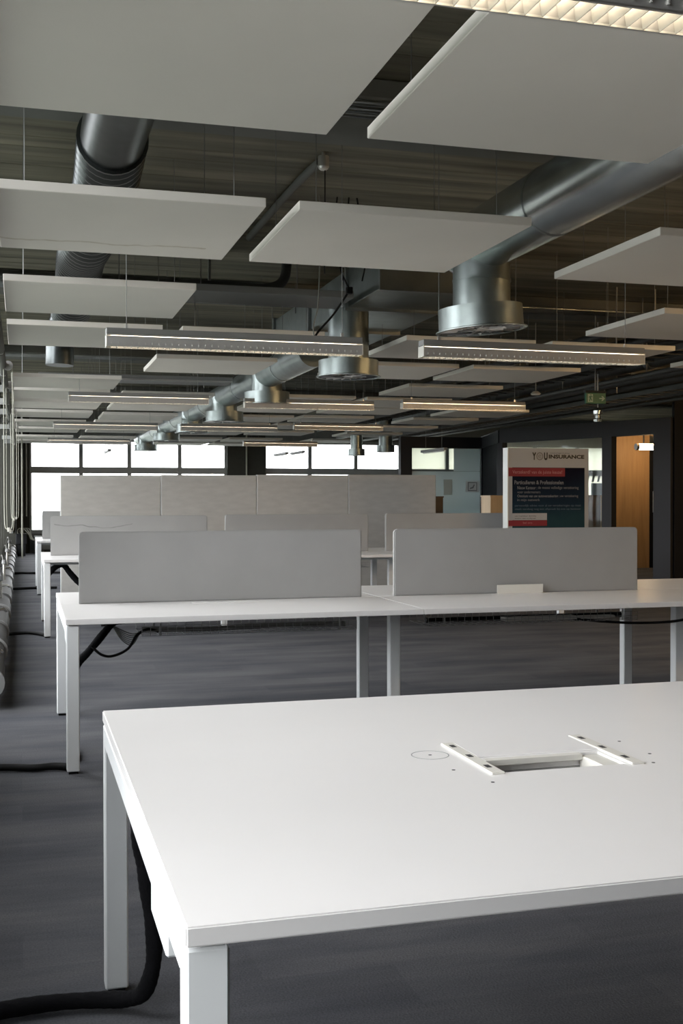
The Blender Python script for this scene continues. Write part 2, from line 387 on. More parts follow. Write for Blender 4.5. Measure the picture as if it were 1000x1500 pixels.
t = thing('cabinet', 'dark brown office cabinet with an orange side behind the glass, right of the advertising totem', 'cabinet', (10.05, 19.4, 0))
obj('carcass', bx(0, .60, 0, .45, .04, 1.38, bev=.004), 'brown', t); obj('side_panel', bx(.60, .76, -.01, .45, .04, 1.38), 'wood', t); obj('plinth', bx(.03, .72, .02, .43, 0, .04), 'charcoal', t)
t = thing('cabinet', 'pale veneered cabinet standing just left of the advertising totem', 'cabinet', (7.97, 18.45, 0))
obj('carcass', bx(0, .6, 0, .42, .05, 1.345, bev=.003), 'plywood', t); obj('cabinet_top', bx(-.01, .61, -.01, .43, 1.345, 1.37), 'plywood', t); obj('plinth', bx(.03, .57, .03, .4, 0, .05), 'charcoal', t)
t = thing('cabinet', 'dark brown cabinet end showing beside the tall beige partition', 'cabinet', (7.3, 20.8, 0))
obj('carcass', bx(0, .68, 0, .45, .05, 1.335, bev=.003), 'brown', t); obj('cabinet_top', bx(-.01, .69, -.01, .46, 1.335, 1.36), 'brown', t); obj('plinth', bx(.03, .65, .03, .42, 0, .05), 'charcoal', t)
t = thing('notice', 'white notice with a small grey emblem on the frosted office glass', 'sign', (8.85, 21.77, 1.42))
obj('sheet', bx(0, .3, 0, .004, .03, .26), 'paper', t)
for a in ((.06, .24, .05, .07), (.06, .24, .22, .235), (.05, .065, .05, .235), (.235, .25, .05, .235)):
    obj('border', bx(a[0], a[1], -.003, 0, a[2], a[3]), 'hatchgrey', t)
bm = B(); prism(bm, [(.09, .09), (.17, .11), (.20, .18), (.18, .19), (.15, .14), (.10, .12)], 1, -.003, 0); obj('emblem', bm, 'hatchgrey', t)
tag(obj('pale_sheet', bx(8.36, 8.55, 21.765, 21.772, 1.39, 1.71), mat('pale_film', (.5, .57, .54), .5)), 'plain pale rectangular sheet stuck on the frosted office glass', 'sheet')
t = thing('window_film', 'row of slanted grey film stripes on a window behind the office glass', 'film', (14.9, YF+.09, 1.95))
for k in range(5):
    bm = B(); x = .17*k; prism(bm, [(x, -.17), (x+.07, -.17), (x+.13, .08), (x+.06, .08)], 1, 0, .004); obj('stripe', bm, 'hatchgrey', t)
obj('film_square', bx(.5, .95, 0, .004, -.62, -.2), mat('blue_grey_film', (.34, .40, .42), .6), t)

# ---------------------------------------------------------------- bench desks
def leg_bm(h, s=.06): return bx(-s/2, s/2, -s/2, s/2, .012, h, bev=.004)
def leg(t, x, y, h=.706, s=.06):
    l = obj('leg', leg_bm(h, s), 'steel_white', t, (x, y, 0))
    obj('foot', bx(-s/2+.008, s/2-.008, -s/2+.008, s/2-.008, 0, .014), 'cable', l)
def hatch_top(x0, x1, y0, y1, hx0, hx1, hy0, hy1, z0, z1):
    bm = B(); O = [(x0, y0), (x1, y0), (x1, y1), (x0, y1)]; I = [(hx0, hy0), (hx1, hy0), (hx1, hy1), (hx0, hy1)]
    v = {(k, z): [bm.verts.new((*p, z)) for p in P] for k, P in (('o', O), ('i', I)) for z in (z0, z1)}
    for i in range(4):
        j = (i+1) % 4
        for z in (z0, z1): bm.faces.new((v['o', z][i], v['o', z][j], v['i', z][j], v['i', z][i]))
        bm.faces.new((v['o', z0][i], v['o', z0][j], v['o', z1][j], v['o', z1][i]))
        bm.faces.new((v['i', z0][i], v['i', z0][j], v['i', z1][j], v['i', z1][i]))
    bmesh.ops.recalc_face_normals(bm, faces=bm.faces[:])
    es = [e for e in bm.edges if all(any(abs(vv.co.x-p[0])+abs(vv.co.y-p[1]) < 1e-5 for p in O) for vv in e.verts)]
    bmesh.ops.bevel(bm, geom=es, offset=.0025, segments=2, affect='EDGES'); return bm
ZT0, ZT1 = .712, .74
# nearest desk
D = thing('bench_desk', 'large white bench desk nearest the camera, screenless, with an open cable hatch', 'desk', (.208, 1.49, 0))
obj('tabletop', hatch_top(0, 1.797, 0, 1.6, .757, 1.037, .668, .79, ZT0, ZT1), 'laminate', D)
obj('tabletop', bx(1.803, 3.6, 0, 1.6, ZT0, ZT1, bev=.0025, seg=2), 'laminate', D)
for yy in (.04, 1.56):
    leg(D, .031, yy); leg(D, 3.57, yy)
for yy in (.5, 1.1): leg(D, 1.80, yy)
obj('end_rail', bx(.001, .061, .07, 1.53, .655, .706, bev=.003), 'steel_white', D)
obj('end_rail', bx(3.54, 3.6, .07, 1.53, .655, .706, bev=.003), 'steel_white', D)
obj('bracket', bx(.004, .05, .25, .46, .60, .655, bev=.004), 'steel_white', D)
for yy in (.45, 1.1): obj('long_rail', bx(.061, 3.54, yy, yy+.04, .665, .706), 'steel_white', D)
h = obj('hatch_tray', None or bx(.75, 1.044, .66, .664, .60, .711), 'alu_dull', D)
for a in ((.75, 1.044, .79, .794, .60, .711), (.75, .756, .664, .79, .60, .711), (1.038, 1.044, .664, .79, .60, .711), (.75, 1.044, .66, .794, .595, .60)):
    obj('tray_wall', bx(*a), 'alu_dull', h)
obj('socket_block', bx(.99, 1.037, .672, .786, .64, .736, bev=.003), 'smoke', h)
for k in range(3): obj('socket_hole', bx(.988, .9905, .695+.03*k, .705+.03*k, .70, .712), 'hole', h)
obj('ledge', bx(.758, .99, .771, .79, .728, .7415, bev=.001), 'smoke', h)
for x0 in (.722, 1.046):
    s = obj('side_strip', bx(x0, x0+.03, .655, .95, .7395, .7445, bev=.0015), 'smoke', D)
    for yy in (.70, .80, .90): obj('slot', bx(x0+.009, x0+.021, yy, yy+.024, .7443, .7449, bev=.0002), 'hole', s)
obj('hatch_lid', bx(.754, 1.044, .805, .948, .7395, .743, bev=.001), 'laminate', D)
bm = B(); lathe(bm, [(.040, 0), (.0425, 0), (.0425, .0004), (.040, .0004), (.040, 0)], 40); obj('ring_mark', bm, 'hatchgrey', D, (.663, .861, .7399))
for px_, py_ in ((.663, .861), (.662, .717), (1.138, .871), (1.138, .738), (1.10, .66), (.70, .60)):
    bm = B(); lathe(bm, [(0, .0006), (.004, .0006), (.004, 0)], 10); obj('screw_hole', bm, 'hole', D, (px_, py_, .7399))

def bench(y0, label, mods, x0=.2, depth=1.6):
    D = thing('bench_desk', label, 'desk', (x0, y0, 0)); W = 1.8*mods
    for k in range(mods):
        for a, b in ((0, depth/2-.004), (depth/2+.004, depth)):
            obj('tabletop', bx(1.8*k+.0015, 1.8*(k+1)-.0015, a, b, ZT0, ZT1, bev=.0025, seg=2), 'laminate', D)
    for yy in (.04, depth-.04): leg(D, .034, yy); leg(D, W-.034, yy)
    for k in range(1, mods):
        for yy in (.5, depth-.5): leg(D, 1.8*k, yy)
        obj('cross_rail', bx(1.8*k-.03, 1.8*k+.03, .53, depth-.53, .66, .706), 'steel_white', D)
    for x in (.004, W-.064): obj('end_rail', bx(x, x+.06, .07, depth-.07, .655, .706, bev=.003), 'steel_white', D)
    for yy in (.45, depth-.49): obj('long_rail', bx(.064, W-.064, yy, yy+.04, .665, .711), 'steel_white', D)
    obj('bracket', bx(.006, .05, .09, .3, .61, .655, bev=.004), 'steel_white', D)
    return D
def basket(D, x0, x1, y0=.62, y1=.94, z0=.575, z1=.625):
    bm = B(); r = .0016
    n = int((x1-x0)/.045)
    for k in range(n+1):
        x = x0+(x1-x0)*k/n
        for a, b in (((x, y0, z1), (x, y0, z0)), ((x, y0, z0), (x, y1, z0)), ((x, y1, z0), (x, y1, z1))): tube(bm, [a, b], r, 4)
    for yy, zz in ((y0, z1), (y0, z0), (y1, z0), (y1, z1), ((y0+y1)/2, z0), (y0, (z0+z1)/2), (y0+.08, z0), (y1-.08, z0)): tube(bm, [(x0, yy, zz), (x1, yy, zz)], r, 4)
    b = obj('cable_basket', bm, 'whitewire', D, kind='stuff')
    for x in (x0+.1, x1-.1):
        for yy in (y0, y1): obj('basket_hook', bx(x-.004, x+.004, yy-.003, yy+.003, z0, .712), 'whitewire', D)
D2 = bench(5.483, 'long white bench desk in the second row, with wire cable baskets hung beneath', 3)
basket(D2, .42, 1.62); basket(D2, 2.05, 3.4)
obj('power_strip', bx(2.55, 3.02, .66, .74, .583, .605, bev=.004), 'smoke', D2); obj('power_strip', bx(3.05, 3.28, .67, .73, .583, .60, bev=.004), 'smoke', D2)
obj('cable_bundle', tb(catmull([(.44, .8, .59), (.8, .77, .585), (1.2, .82, .588), (1.6, .78, .59)]), .014, 8), 'greycable', D2)
obj('cable_bundle', tb(catmull([(2.1, .8, .59), (2.5, .84, .585), (3.0, .82, .588), (3.38, .78, .59)]), .016, 8), 'cable', D2)
obj('cable_flap', bx(2.53, 2.83, .735, .741, .7395, .795, bev=.002), 'smoke', D2)
obj('flap_strip', bx(2.49, 2.87, .70, .735, .7395, .7425, bev=.001), 'laminate', D2)
obj('flap_strip', bx(.70, 1.06, .66, .72, .7395, .7428, bev=.001), 'laminate', D2)
D3 = bench(10.97, 'white bench desk in the third row, before the tall beige partition', 3)
basket(D3, .5, 1.6); basket(D3, 2.05, 3.4)
D4 = bench(15.95, 'farthest white bench desk, mostly hidden behind the tall beige partition', 3)

def screen(x0, x1, yc, z0, z1, label, m='felt', r=.025, th=.034):
    p = [(x0, z0), (x1, z0)]
    for cx, cz, a0 in ((x1-r, z1-r, 0), (x0+r, z1-r, 90)):
        for k in range(7):
            a = math.radians(a0+15*k); p.append((cx+r*math.cos(a), cz+r*math.sin(a)))
    bm = B(); prism(bm, p, 1, yc-th/2, yc+th/2)
    es = [e for e in bm.edges if abs(e.verts[0].co.y-e.verts[1].co.y) < 1e-6]
    bmesh.ops.bevel(bm, geom=es, offset=.006, segments=2, affect='EDGES')
    o = obj('desk_screen', bm, m); tag(o, label, 'screen'); return o
G = 'white felt desk screen '
screen(.30, 1.90, 6.285, ZT1, 1.132, 'broad light grey felt screen at the left on the second-row desk')
screen(2.10, 3.70, 6.285, ZT1, 1.132, 'light grey felt screen right of centre, behind a raised white cable flap')
scuff = mark_mat(M['felt'], 'scuffed_grey_felt', 'X', 'Z', 1.02, .30, 1.3, .008, (.13, .13, .13), .32, 1.1)
screen(.285, 1.875, 11.775, ZT1, 1.14, 'scuffed light grey felt screen at the left on the third-row desk', scuff)
screen(2.065, 3.64, 11.775, ZT1, 1.145, 'middle light grey felt screen on the third-row desk')
screen(3.84, 5.43, 11.775, ZT1, 1.15, 'light grey felt screen on the third-row desk, running behind the advertising totem')
screen(.29, 1.88, 16.75, ZT1, 1.145, 'light grey felt screen on the farthest desk, its end showing left of the tall partition')
names = ['leftmost', 'second from left', 'third from left', 'rightmost']
for k in range(4):
    x0 = .455+1.205*k
    t = thing('partition_panel', 'tall beige fabric partition panel, %s of the four joined in a row' % names[k], 'partition', (x0, 14.0, 0))
    obj('fabric_panel', bx(.004, 1.199, 0, .06, .03, 1.60+.008*k, bev=.008, seg=2), 'linen', t)
    obj('edge_strip', bx(-.002, .004, .004, .056, .03, 1.60+.008*k), 'steel_white', t)
    for x in (.06, 1.06): obj('foot', bx(x, x+.06, -.12, .18, 0, .03, bev=.004), 'housing', t)

# ---------------------------------------------------------------- cables
def cable(name, pts, r, label, m='cable', n=8):
    return tag(obj(name, tb(catmull(pts, n), r, 10), m), label, 'cable')
def sleeve(name, pts, r, label):
    P = catmull(pts, 10); rr = [r*(1+.03*math.sin(i*1.9)+.05*math.sin(i*.31)) for i in range(len(P))]
    return tag(obj(name, tube(B(), P, rr, 14), 'blackcloth'), label, 'cable')
sleeve('cable_sleeve', [(.36, 2.72, .66), (.30, 2.80, .62), (.283, 2.84, .53), (.284, 2.86, .444), (.296, 2.86, .382), (.305, 2.86, .312), (.315, 2.86, .242), (.319, 2.86, .172), (.312, 2.865, .11), (.292, 2.88, .055), (.255, 2.905, .034), (.20, 2.93, .028), (.08, 2.95, .027), (-.06, 2.94, .027), (-.25, 2.90, .027)], .021,
       'thick black cable sleeve dropping from the nearest desk and trailing along the carpet')
cable('floor_cable', [(-.28, 5.64, .022), (-.1, 5.645, .022), (.05, 5.60, .02), (.14, 5.60, .022), (.215, 5.575, .02)], .018, 'black cable on the carpet running to the second desk\'s left leg')
sleeve('cable_sleeve', [(.54, 6.2, .655), (.48, 6.2, .645), (.43, 6.2, .59), (.38, 6.2, .53), (.335, 6.19, .48), (.29, 6.17, .435), (.265, 6.13, .37), (.259, 6.1, .2), (.253, 5.98, .05), (.246, 5.75, .032)], .021, 'black cable sleeve sloping down behind the second desk\'s left leg')
cable('looped_cable', [(.36, 6.18, .52), (.41, 6.17, .475), (.47, 6.17, .465), (.55, 6.17, .50), (.60, 6.18, .57), (.66, 6.2, .60), (.72, 6.2, .585)], .0075, 'thin black cable looping below the second desk beside its sleeve')
bm = B()
for k in range(7):
    d = .004*k; tube(bm, catmull([(.47, 6.2+d, .63), (.52, 6.2+d, .60-d*2.2), (.58, 6.2+d, .577-d*2.6), (.63, 6.2+d, .59), (.68, 6.2+d, .60)], 6), .003, 5)
tag(obj('cable_hank', bm, 'greycable'), 'hank of thin grey wires sagging under the second desk', 'cable')['kind'] = 'stuff'
cable('hanging_cable', [(3.18, 6.2, .585), (3.4, 6.1, .567), (3.6, 6.0, .565), (3.8, 5.9, .59), (4.05, 5.9, .66), (4.1, 5.9, .70)], .008, 'thin black cable hanging in a curve under the right end of the second desk')
cable('floor_cable', [(-.26, 11.22, .02), (-.12, 11.26, .02), (.05, 11.28, .022), (.15, 11.20, .02), (.21, 11.08, .018)], .017, 'black cable on the carpet running to the third desk\'s left leg')
sleeve('cable_sleeve', [(.26, 11.6, .57), (.31, 11.6, .62), (.37, 11.6, .655), (.41, 11.6, .65), (.47, 11.6, .57), (.56, 11.6, .47), (.64, 11.6, .43), (.75, 11.6, .30), (.80, 11.6, .03)], .03, 'black cable sleeve arched under the left end of the third desk')
cable('floor_cable', [(-.22, 16.9, .02), (-.05, 16.9, .022), (.2, 17.0, .02), (.5, 17.0, .018)], .02, 'black cable on the carpet running to the farthest desk\'s left leg')
cable('floor_cable', [(-.2, 20.4, .02), (.0, 20.5, .022), (.2, 20.45, .02), (.5, 20.5, .018), (.9, 20.4, .018)], .022, 'farthest black cable lying across the carpet, beyond the desks')

# ---------------------------------------------------------------- acoustic ceiling panels
ZP = 2.64; PT = .043
cols = {1: (-.10, 1.18), 2: (1.235, 1.167), 3: (3.11, 1.185), 4: (4.45, 1.215), 5: (6.35, 1.185)}
rows = [2.82, 5.06, 7.18, 8.96, 10.74, 12.73, 14.42, 15.95, 17.95, 19.9, 21.95, 24.8, 26.75]
colw = {1: 'window-side column', 2: 'second column', 3: 'third column', 4: 'fourth column', 5: 'fifth column'}
have = {1: [1, 2, 3, 4, 6, 7, 8, 9, 10, 11, 12, 13], 2: [1, 2, 4, 5, 7, 8, 9, 10, 11, 12, 13], 3: [1, 2, 4, 5, 7, 8, 9, 10, 11, 12, 13],
        4: [2, 3, 4, 5, 6, 7, 8, 9, 10, 11, 12, 13], 5: [4, 8, 9, 10, 11, 12]}
wires = {}
OVER = [(2.67, 3.61, 8.32, 12.2, 2.925), (.62, 2.62, 8.86, 9.42, 2.95), (.2, 2.5, 13.69, 14.15, 2.737), (.24, .60, 2.2, 10.4, 2.84), (6.25, 6.55, 9.2, 24, 2.78)]
stain = mark_mat(M['panel'], 'water_stained_panel', 'X', 'Y', .93, .22, 2.6, .022, (.36, .29, .18), -.1, 1.05)
for c in have:
    x0, wd = cols[c]
    for rI in have[c]:
        yy = rows[rI-1]
        jz = 0 if rI < 6 else random.uniform(-.012, .012)
        lab = 'white square acoustic panel hung from the ceiling, %s, %s row from the camera' % (colw[c], ORD[rI-1])
        mm = 'panel'
        if (c, rI) == (1, 2): lab = 'water-stained white acoustic panel hung from the ceiling, window-side column, second row'; mm = stain
        if (c, rI) == (1, 1): lab = 'largest white acoustic panel overhead, filling the top left of the view'
        if (c, rI) == (2, 1): lab = 'white acoustic panel overhead at the top right, in front of the round duct'
        t = thing('acoustic_panel', lab, 'ceiling panel', (x0, yy, ZP+jz), 'acoustic ceiling panels')
        obj('panel_board', bx(0, wd, 0, 1.18, 0, PT, bev=.003), mm, t)
        for px_, py_ in ((.12, .15), (wd-.12, .15), (.12, 1.03), (wd-.12, 1.03)):
            top = ZC+.003                              # a wire below a duct or tray is tied to that duct
            for q in OVER:
                if q[0] < x0+px_ < q[1] and q[2] < yy+py_ < q[3]: top = min(top, q[4]+.004)
            key = round(top-ZP-jz-PT, 3)
            if key not in wires:
                wires[key] = obj('suspension_wire', tb([(0, 0, -.003), (0, 0, key)], .0022, 5), 'wire', t, (px_, py_, PT))
            else: link_copy(wires[key], t, (px_, py_, PT))

# ---------------------------------------------------------------- linear louvre lights
LL = 1.55
def light(label, x, y, z, lit=True, blades=False):
    t = thing('linear_light', label, 'ceiling light', (x, y, z), 'linear louvre lights')
    obj('housing', bx(0, LL, -.046, .046, .0705, .108, bev=.003), 'housing', t)
    for s in (-1, 1):
        obj('lip', bx(0, LL, s*.047-.005, s*.047+.005, .0635, .072, bev=.001), 'alu', t)
        obj('side_reflector', bx(.004, LL-.004, s*.048-.0015, s*.048+.0015, .004, .0605), 'alu_dull', t)
        obj('bottom_rail', bx(0, LL, s*.048-.003, s*.048+.003, 0, .0045), 'alu', t)
    for x0 in (0, LL-.006): obj('end_cap', bx(x0, x0+.006, -.05, .05, .001, .068, bev=.001), 'smoke', t)
    obj('reflector', bx(.006, LL-.006, -.044, .044, .066, .0705), 'louvre', t)
    obj('tube', tb([(.03, 0, .05), (LL-.03, 0, .05)], .008, 10), 'tube_lit' if lit else 'tube', t)
    n = 39; pt = (LL-.03)/n
    prof = [(-.001, .001), (.001, .001), (.006, .036), (-.006, .036)]
    if blades:
        first = None
        for k in range(n):
            if first is None:
                bm = B(); prism(bm, prof, 1, -.0462, .0462); first = obj('louvre_blade', bm, 'louvre', t, (.03+pt*k, 0, 0))
            else: link_copy(first, t, (.03+pt*k, 0, 0))
    else:
        bm = B()
        for k in range(n): prism(bm, [(u+.03+pt*k, v) for u, v in prof], 1, -.0462, .0462)
        obj('louvre', bm, 'louvre', t, kind='stuff')
    bm = B()
    for k in range(n):
        for s in (-1, 1): box(bm, .028+pt*k, .032+pt*k, s*.051-.004, s*.051+.004, .014, .026)
    obj('clips', bm, 'louvre', t, kind='stuff')
    for x0 in (.12, LL-.12):
        top = ZC-z+.006
        for c_, (cx, cw) in cols.items():          # a lamp under a panel hangs from that panel
            for r_ in have[c_]:
                if cx < x+x0 < cx+cw and rows[r_-1] < y < rows[r_-1]+1.18: top = ZP-z+.002
        c = obj('suspension_cable', tb([(x0, 0, .104), (x0, 0, top)], .0022, 5), 'wire', t)
        obj('cable_gripper', bx(x0-.008, x0+.008, -.008, .008, .106, .135), 'alu', c)
light('lit linear louvre light cut by the top right corner', .50, 2.09, 2.30, lit=True, blades=True)
light('long linear louvre light at left centre, before the window-side panels', .477, 6.70, 2.195, blades=True)
light('linear louvre light right of centre, below the nearest swirl diffuser', 2.41, 6.67, 2.195, blades=True)
light('linear louvre light whose end just enters at the right edge', 4.315, 6.64, 2.205)
light('linear louvre light in the middle distance, nearest the window wall', .504, 12.79, 2.385)
light('linear louvre light in the middle distance, under the third diffuser', 2.46, 12.76, 2.355)
light('linear louvre light in the middle distance, farthest right of its row', 4.264, 12.46, 2.36)
light('linear louvre light two rows from the far windows, nearest the window wall', .466, 17.4, 2.365)
light('linear louvre light two rows from the far windows, second from left', 2.42, 17.8, 2.39)
light('linear louvre light two rows from the far windows, third from left', 4.363, 18.28, 2.465)
light('linear louvre light in the last row before the far windows, at left', .497, 22.36, 2.38)
light('linear louvre light in the last row before the far windows, at right', 4.349, 22.65, 2.39)
for x, y, z, lab in ((5.86, 25.2, 2.32, 'small slim lamp seen end-on before the far windows, left of the pair'), (6.5, 26.2, 2.40, 'small slim lamp seen end-on before the far windows, right of the pair'), (1.9, 25.6, 2.36, 'small slim lamp seen end-on before the leftmost far windows'), (7.8, 20.2, 2.22, 'small slim lamp seen end-on in front of the office glass')):
    t = thing('slim_lamp', lab, 'ceiling light', (x, y, z))
    obj('lamp_body', bx(-.04, .04, 0, 1.3, .02, .07, bev=.006), 'housing', t); obj('lamp_tube', tb([(0, .05, .012), (0, 1.25, .012)], .013, 8), 'tube', t)
    for yy in (.2, 1.1): obj('suspension_cable', tb([(0, yy, .065), (0, yy, ZC-z+.006)], .003, 5), 'wire', t)

# ---------------------------------------------------------------- ducts and swirl diffusers
XD = 2.76
def ring(parent, x, y, z, r, ax='y', wd=.02, m='galv'):
    a = Vector((0, 1, 0)) if ax == 'y' else Vector((0, 0, 1)); c = Vector((x, y, z))
    return obj('seam_band', tb([c-a*wd/2, c+a*wd/2], r, 36), m, parent)
t = thing('round_duct', 'bright galvanised round duct running overhead at the upper right', 'duct', (0, 0, 0))
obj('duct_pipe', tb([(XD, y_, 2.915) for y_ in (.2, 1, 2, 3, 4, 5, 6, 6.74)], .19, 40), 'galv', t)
for yy in (1.6, 3.9, 5.55): ring(t, XD, yy, 2.915, .196)
ring(t, XD, 6.73, 2.915, .2, wd=.03)
for yy in (2.2, 4.6): obj('hanger_rod', bx(XD-.006, XD+.006, yy-.01, yy+.01, 3.09, ZC+.006), 'wire', t)
t = thing('round_duct', 'galvanised round duct receding between panels toward the far windows', 'duct')
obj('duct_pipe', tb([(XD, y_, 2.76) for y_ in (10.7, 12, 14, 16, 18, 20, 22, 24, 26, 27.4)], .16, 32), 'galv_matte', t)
for yy in (12, 14.4, 17.2, 20.6, 24): ring(t, XD, yy, 2.76, .166)
for yy in (12.6, 15, 19, 23): obj('hanger_rod', bx(XD-.006, XD+.006, yy-.01, yy+.01, 2.91, ZC+.006), 'wire', t)

def diffuser(label, x, y, z, ztop, rn=.178, rc=.262, rf=.284, tilt=(0, 0)):
    t = thing('swirl_diffuser', label, 'diffuser', (x, y, z), 'swirl diffusers')
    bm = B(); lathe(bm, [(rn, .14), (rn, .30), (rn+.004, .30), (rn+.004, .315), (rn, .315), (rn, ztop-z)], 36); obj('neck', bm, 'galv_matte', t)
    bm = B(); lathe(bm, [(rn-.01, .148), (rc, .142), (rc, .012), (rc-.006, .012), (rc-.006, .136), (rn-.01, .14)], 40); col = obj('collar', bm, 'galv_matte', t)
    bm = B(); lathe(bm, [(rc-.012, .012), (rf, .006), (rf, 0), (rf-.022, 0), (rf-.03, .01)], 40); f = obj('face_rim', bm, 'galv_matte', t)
    bm = B(); lathe(bm, [(0, .004), (.05, .004), (.06, .012), (0, .014)], 24); obj('hub', bm, 'alu', f)
    bm = B(); lathe(bm, [(.150, .004), (.158, .004), (.158, .02), (.150, .02), (.150, .004)], 32); obj('mid_ring', bm, 'alu_dull', f)
    vo = vi = None
    for k in range(20):
        if vo is None: vo = obj('vane', bx(.155, rf-.026, -.018, .018, -.001, .001), 'alu', f); o = vo
        else: o = link_copy(vo, f)
        o.location = (0, 0, .013); o.rotation_euler = (math.radians(38), 0, 2*math.pi*k/20)
    for k in range(12):
        if vi is None: vi = obj('vane', bx(.055, .152, -.015, .015, -.001, .001), 'alu', f); o = vi
        else: o = link_copy(vi, f)
        o.location = (0, 0, .012); o.rotation_euler = (math.radians(-38), 0, 2*math.pi*k/12)
    for o in (col, f): o.rotation_euler = (math.radians(tilt[0]), math.radians(tilt[1]), 0)
    return t
diffuser('nearest and largest swirl diffuser, hanging crooked below the bright round duct', XD, 6.53, 2.355, 2.90, tilt=(0, -4.5))
diffuser('swirl diffuser at centre, behind the long linear light\'s right end', XD, 9.50, 2.375, 2.96)
diffuser('third swirl diffuser along the duct, seen above a linear light', XD, 12.9, 2.41, 2.80)
diffuser('fourth swirl diffuser along the duct, with a jointed neck', XD, 15.75, 2.395, 2.80)
diffuser('fifth swirl diffuser along the duct, before the far windows', XD, 18.9, 2.42, 2.80)
diffuser('sixth swirl diffuser along the duct, before the far windows', XD, 22.4, 2.46, 2.80)
diffuser('last swirl diffuser along the duct, nearest the far windows', XD, 26.2, 2.42, 2.80)
t = diffuser('small swirl diffuser before the far windows, lower of the two right of centre', 6.71, 22.5, 2.21, 3.34, .125, .175, .19)
t2 = diffuser('small swirl diffuser before the far windows, higher of the two right of centre', 7.38, 22.6, 2.29, 3.34, .14, .19, .21)
t = thing('branch_duct', 'dull round duct above the two small far diffusers', 'duct')
obj('duct_pipe', tb([(6.60, 22.5, 3.38), (7.38, 22.6, 3.38), (8.9, 22.7, 3.38)], .10, 24), 'galv_dull', t)
obj('hanger_rod', bx(8.4, 8.41, 22.65, 22.68, 3.45, ZC+.006), 'wire', t)

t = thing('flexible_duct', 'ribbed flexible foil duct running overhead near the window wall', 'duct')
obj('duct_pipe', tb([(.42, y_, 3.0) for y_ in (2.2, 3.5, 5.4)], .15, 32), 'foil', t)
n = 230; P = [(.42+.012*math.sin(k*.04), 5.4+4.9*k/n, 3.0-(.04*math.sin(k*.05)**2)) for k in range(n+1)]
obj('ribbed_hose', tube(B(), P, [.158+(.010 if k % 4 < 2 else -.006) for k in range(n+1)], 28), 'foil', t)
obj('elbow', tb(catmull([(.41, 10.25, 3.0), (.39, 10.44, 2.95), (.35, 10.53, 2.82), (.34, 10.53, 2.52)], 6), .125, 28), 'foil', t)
for yy in (3, 8): obj('strap', bx(.40, .44, yy, yy+.01, 3.13, ZC+.006), 'wire', t)

t = thing('rectangular_duct', 'flat-bottomed rectangular metal duct between the two nearest diffusers', 'duct')
obj('duct_body', bx(2.70, 3.58, 8.34, 12.2, 2.95, 3.28, bev=.004), 'galv_matte', t)
for yy in (8.34, 9.3, 10.6, 12.17): obj('flange', bx(2.67, 3.61, yy-.015, yy+.025, 2.925, 3.30, bev=.003), 'galv_dull', t)
for yy in (8.9, 11.2): obj('hanger_rod', bx(2.69, 2.70, yy, yy+.01, 3.2, ZC+.006), 'wire', t)
t = thing('cable_duct', 'flat grey metal cable duct crossing overhead behind the third row of panels', 'duct')
obj('duct_body', bx(.62, 2.62, 8.86, 9.42, 2.95, 3.005, bev=.003), 'housing', t)
for x in (.75, 1.4, 2.2): obj('hanger_rod', bx(x, x+.008, 9.1, 9.108, 3.0, ZC+.006), 'wire', t)
t = thing('cable_duct', 'flat grey metal cable duct crossing overhead in the middle distance', 'duct')
obj('duct_body', bx(.2, 2.5, 13.7, 14.15, 2.74, 2.80, bev=.003), 'housing', t); obj('bright_edge', bx(.2, 2.5, 13.69, 13.70, 2.735, 2.755), 'alu', t)
for x in (.6, 2.1): obj('hanger_rod', bx(x, x+.008, 13.9, 13.908, 2.79, ZC+.006), 'wire', t)
t = thing('bent_pipe', 'dark pipe crossing below the ceiling and bending up beside the duct', 'pipe')
obj('pipe', tb(catmull([(-.2, 9.95, 3.2), (.8, 9.95, 3.2), (1.8, 9.95, 3.2), (2.12, 9.95, 3.2), (2.28, 9.95, 3.28), (2.32, 9.95, 3.506)], 8), .045, 14), 'darkpipe', t)
for x in (.5, 1.6): obj('clip', bx(x, x+.02, 9.93, 9.97, 3.2, ZC+.006), 'wire', t)
t = thing('loose_cables', 'loose cables and connector dangling from the ceiling at centre', 'cable', (2.1, 7.9, 0))
obj('cable_drop', tb(catmull([(.2, 0, 3.506), (.18, 0, 3.2), (.14, .02, 3.0), (.2, 0, 2.84)], 6), .006, 6), 'cable', t)
obj('connector', bx(.18, .225, -.02, .02, 2.80, 2.85, bev=.004), 'cable', t)
obj('cable_drop', tb(catmull([(.2, 0, 2.82), (.1, .05, 2.66), (-.02, .06, 2.52), (-.1, .0, 2.40)], 6), .008, 6), 'cable', t)
obj('cable_drop', tb(catmull([(.26, 0, 3.506), (.30, .02, 3.3), (.33, .02, 3.05), (.3, 0, 2.9)], 6), .006, 6), 'cable', t)
obj('cable_drop', tb(catmull([(-.02, 0, 3.506), (-.02, 0, 3.0), (-.03, .02, 2.7), (-.06, .03, 2.55), (-.04, 0, 2.36)], 6), .005, 6), 'greycable', t)
obj('cable_drop', tb(catmull([(.12, .03, 3.506), (.10, .03, 3.25), (.14, .05, 3.1), (.16, .02, 2.9)], 6), .005, 6), 'cable', t)

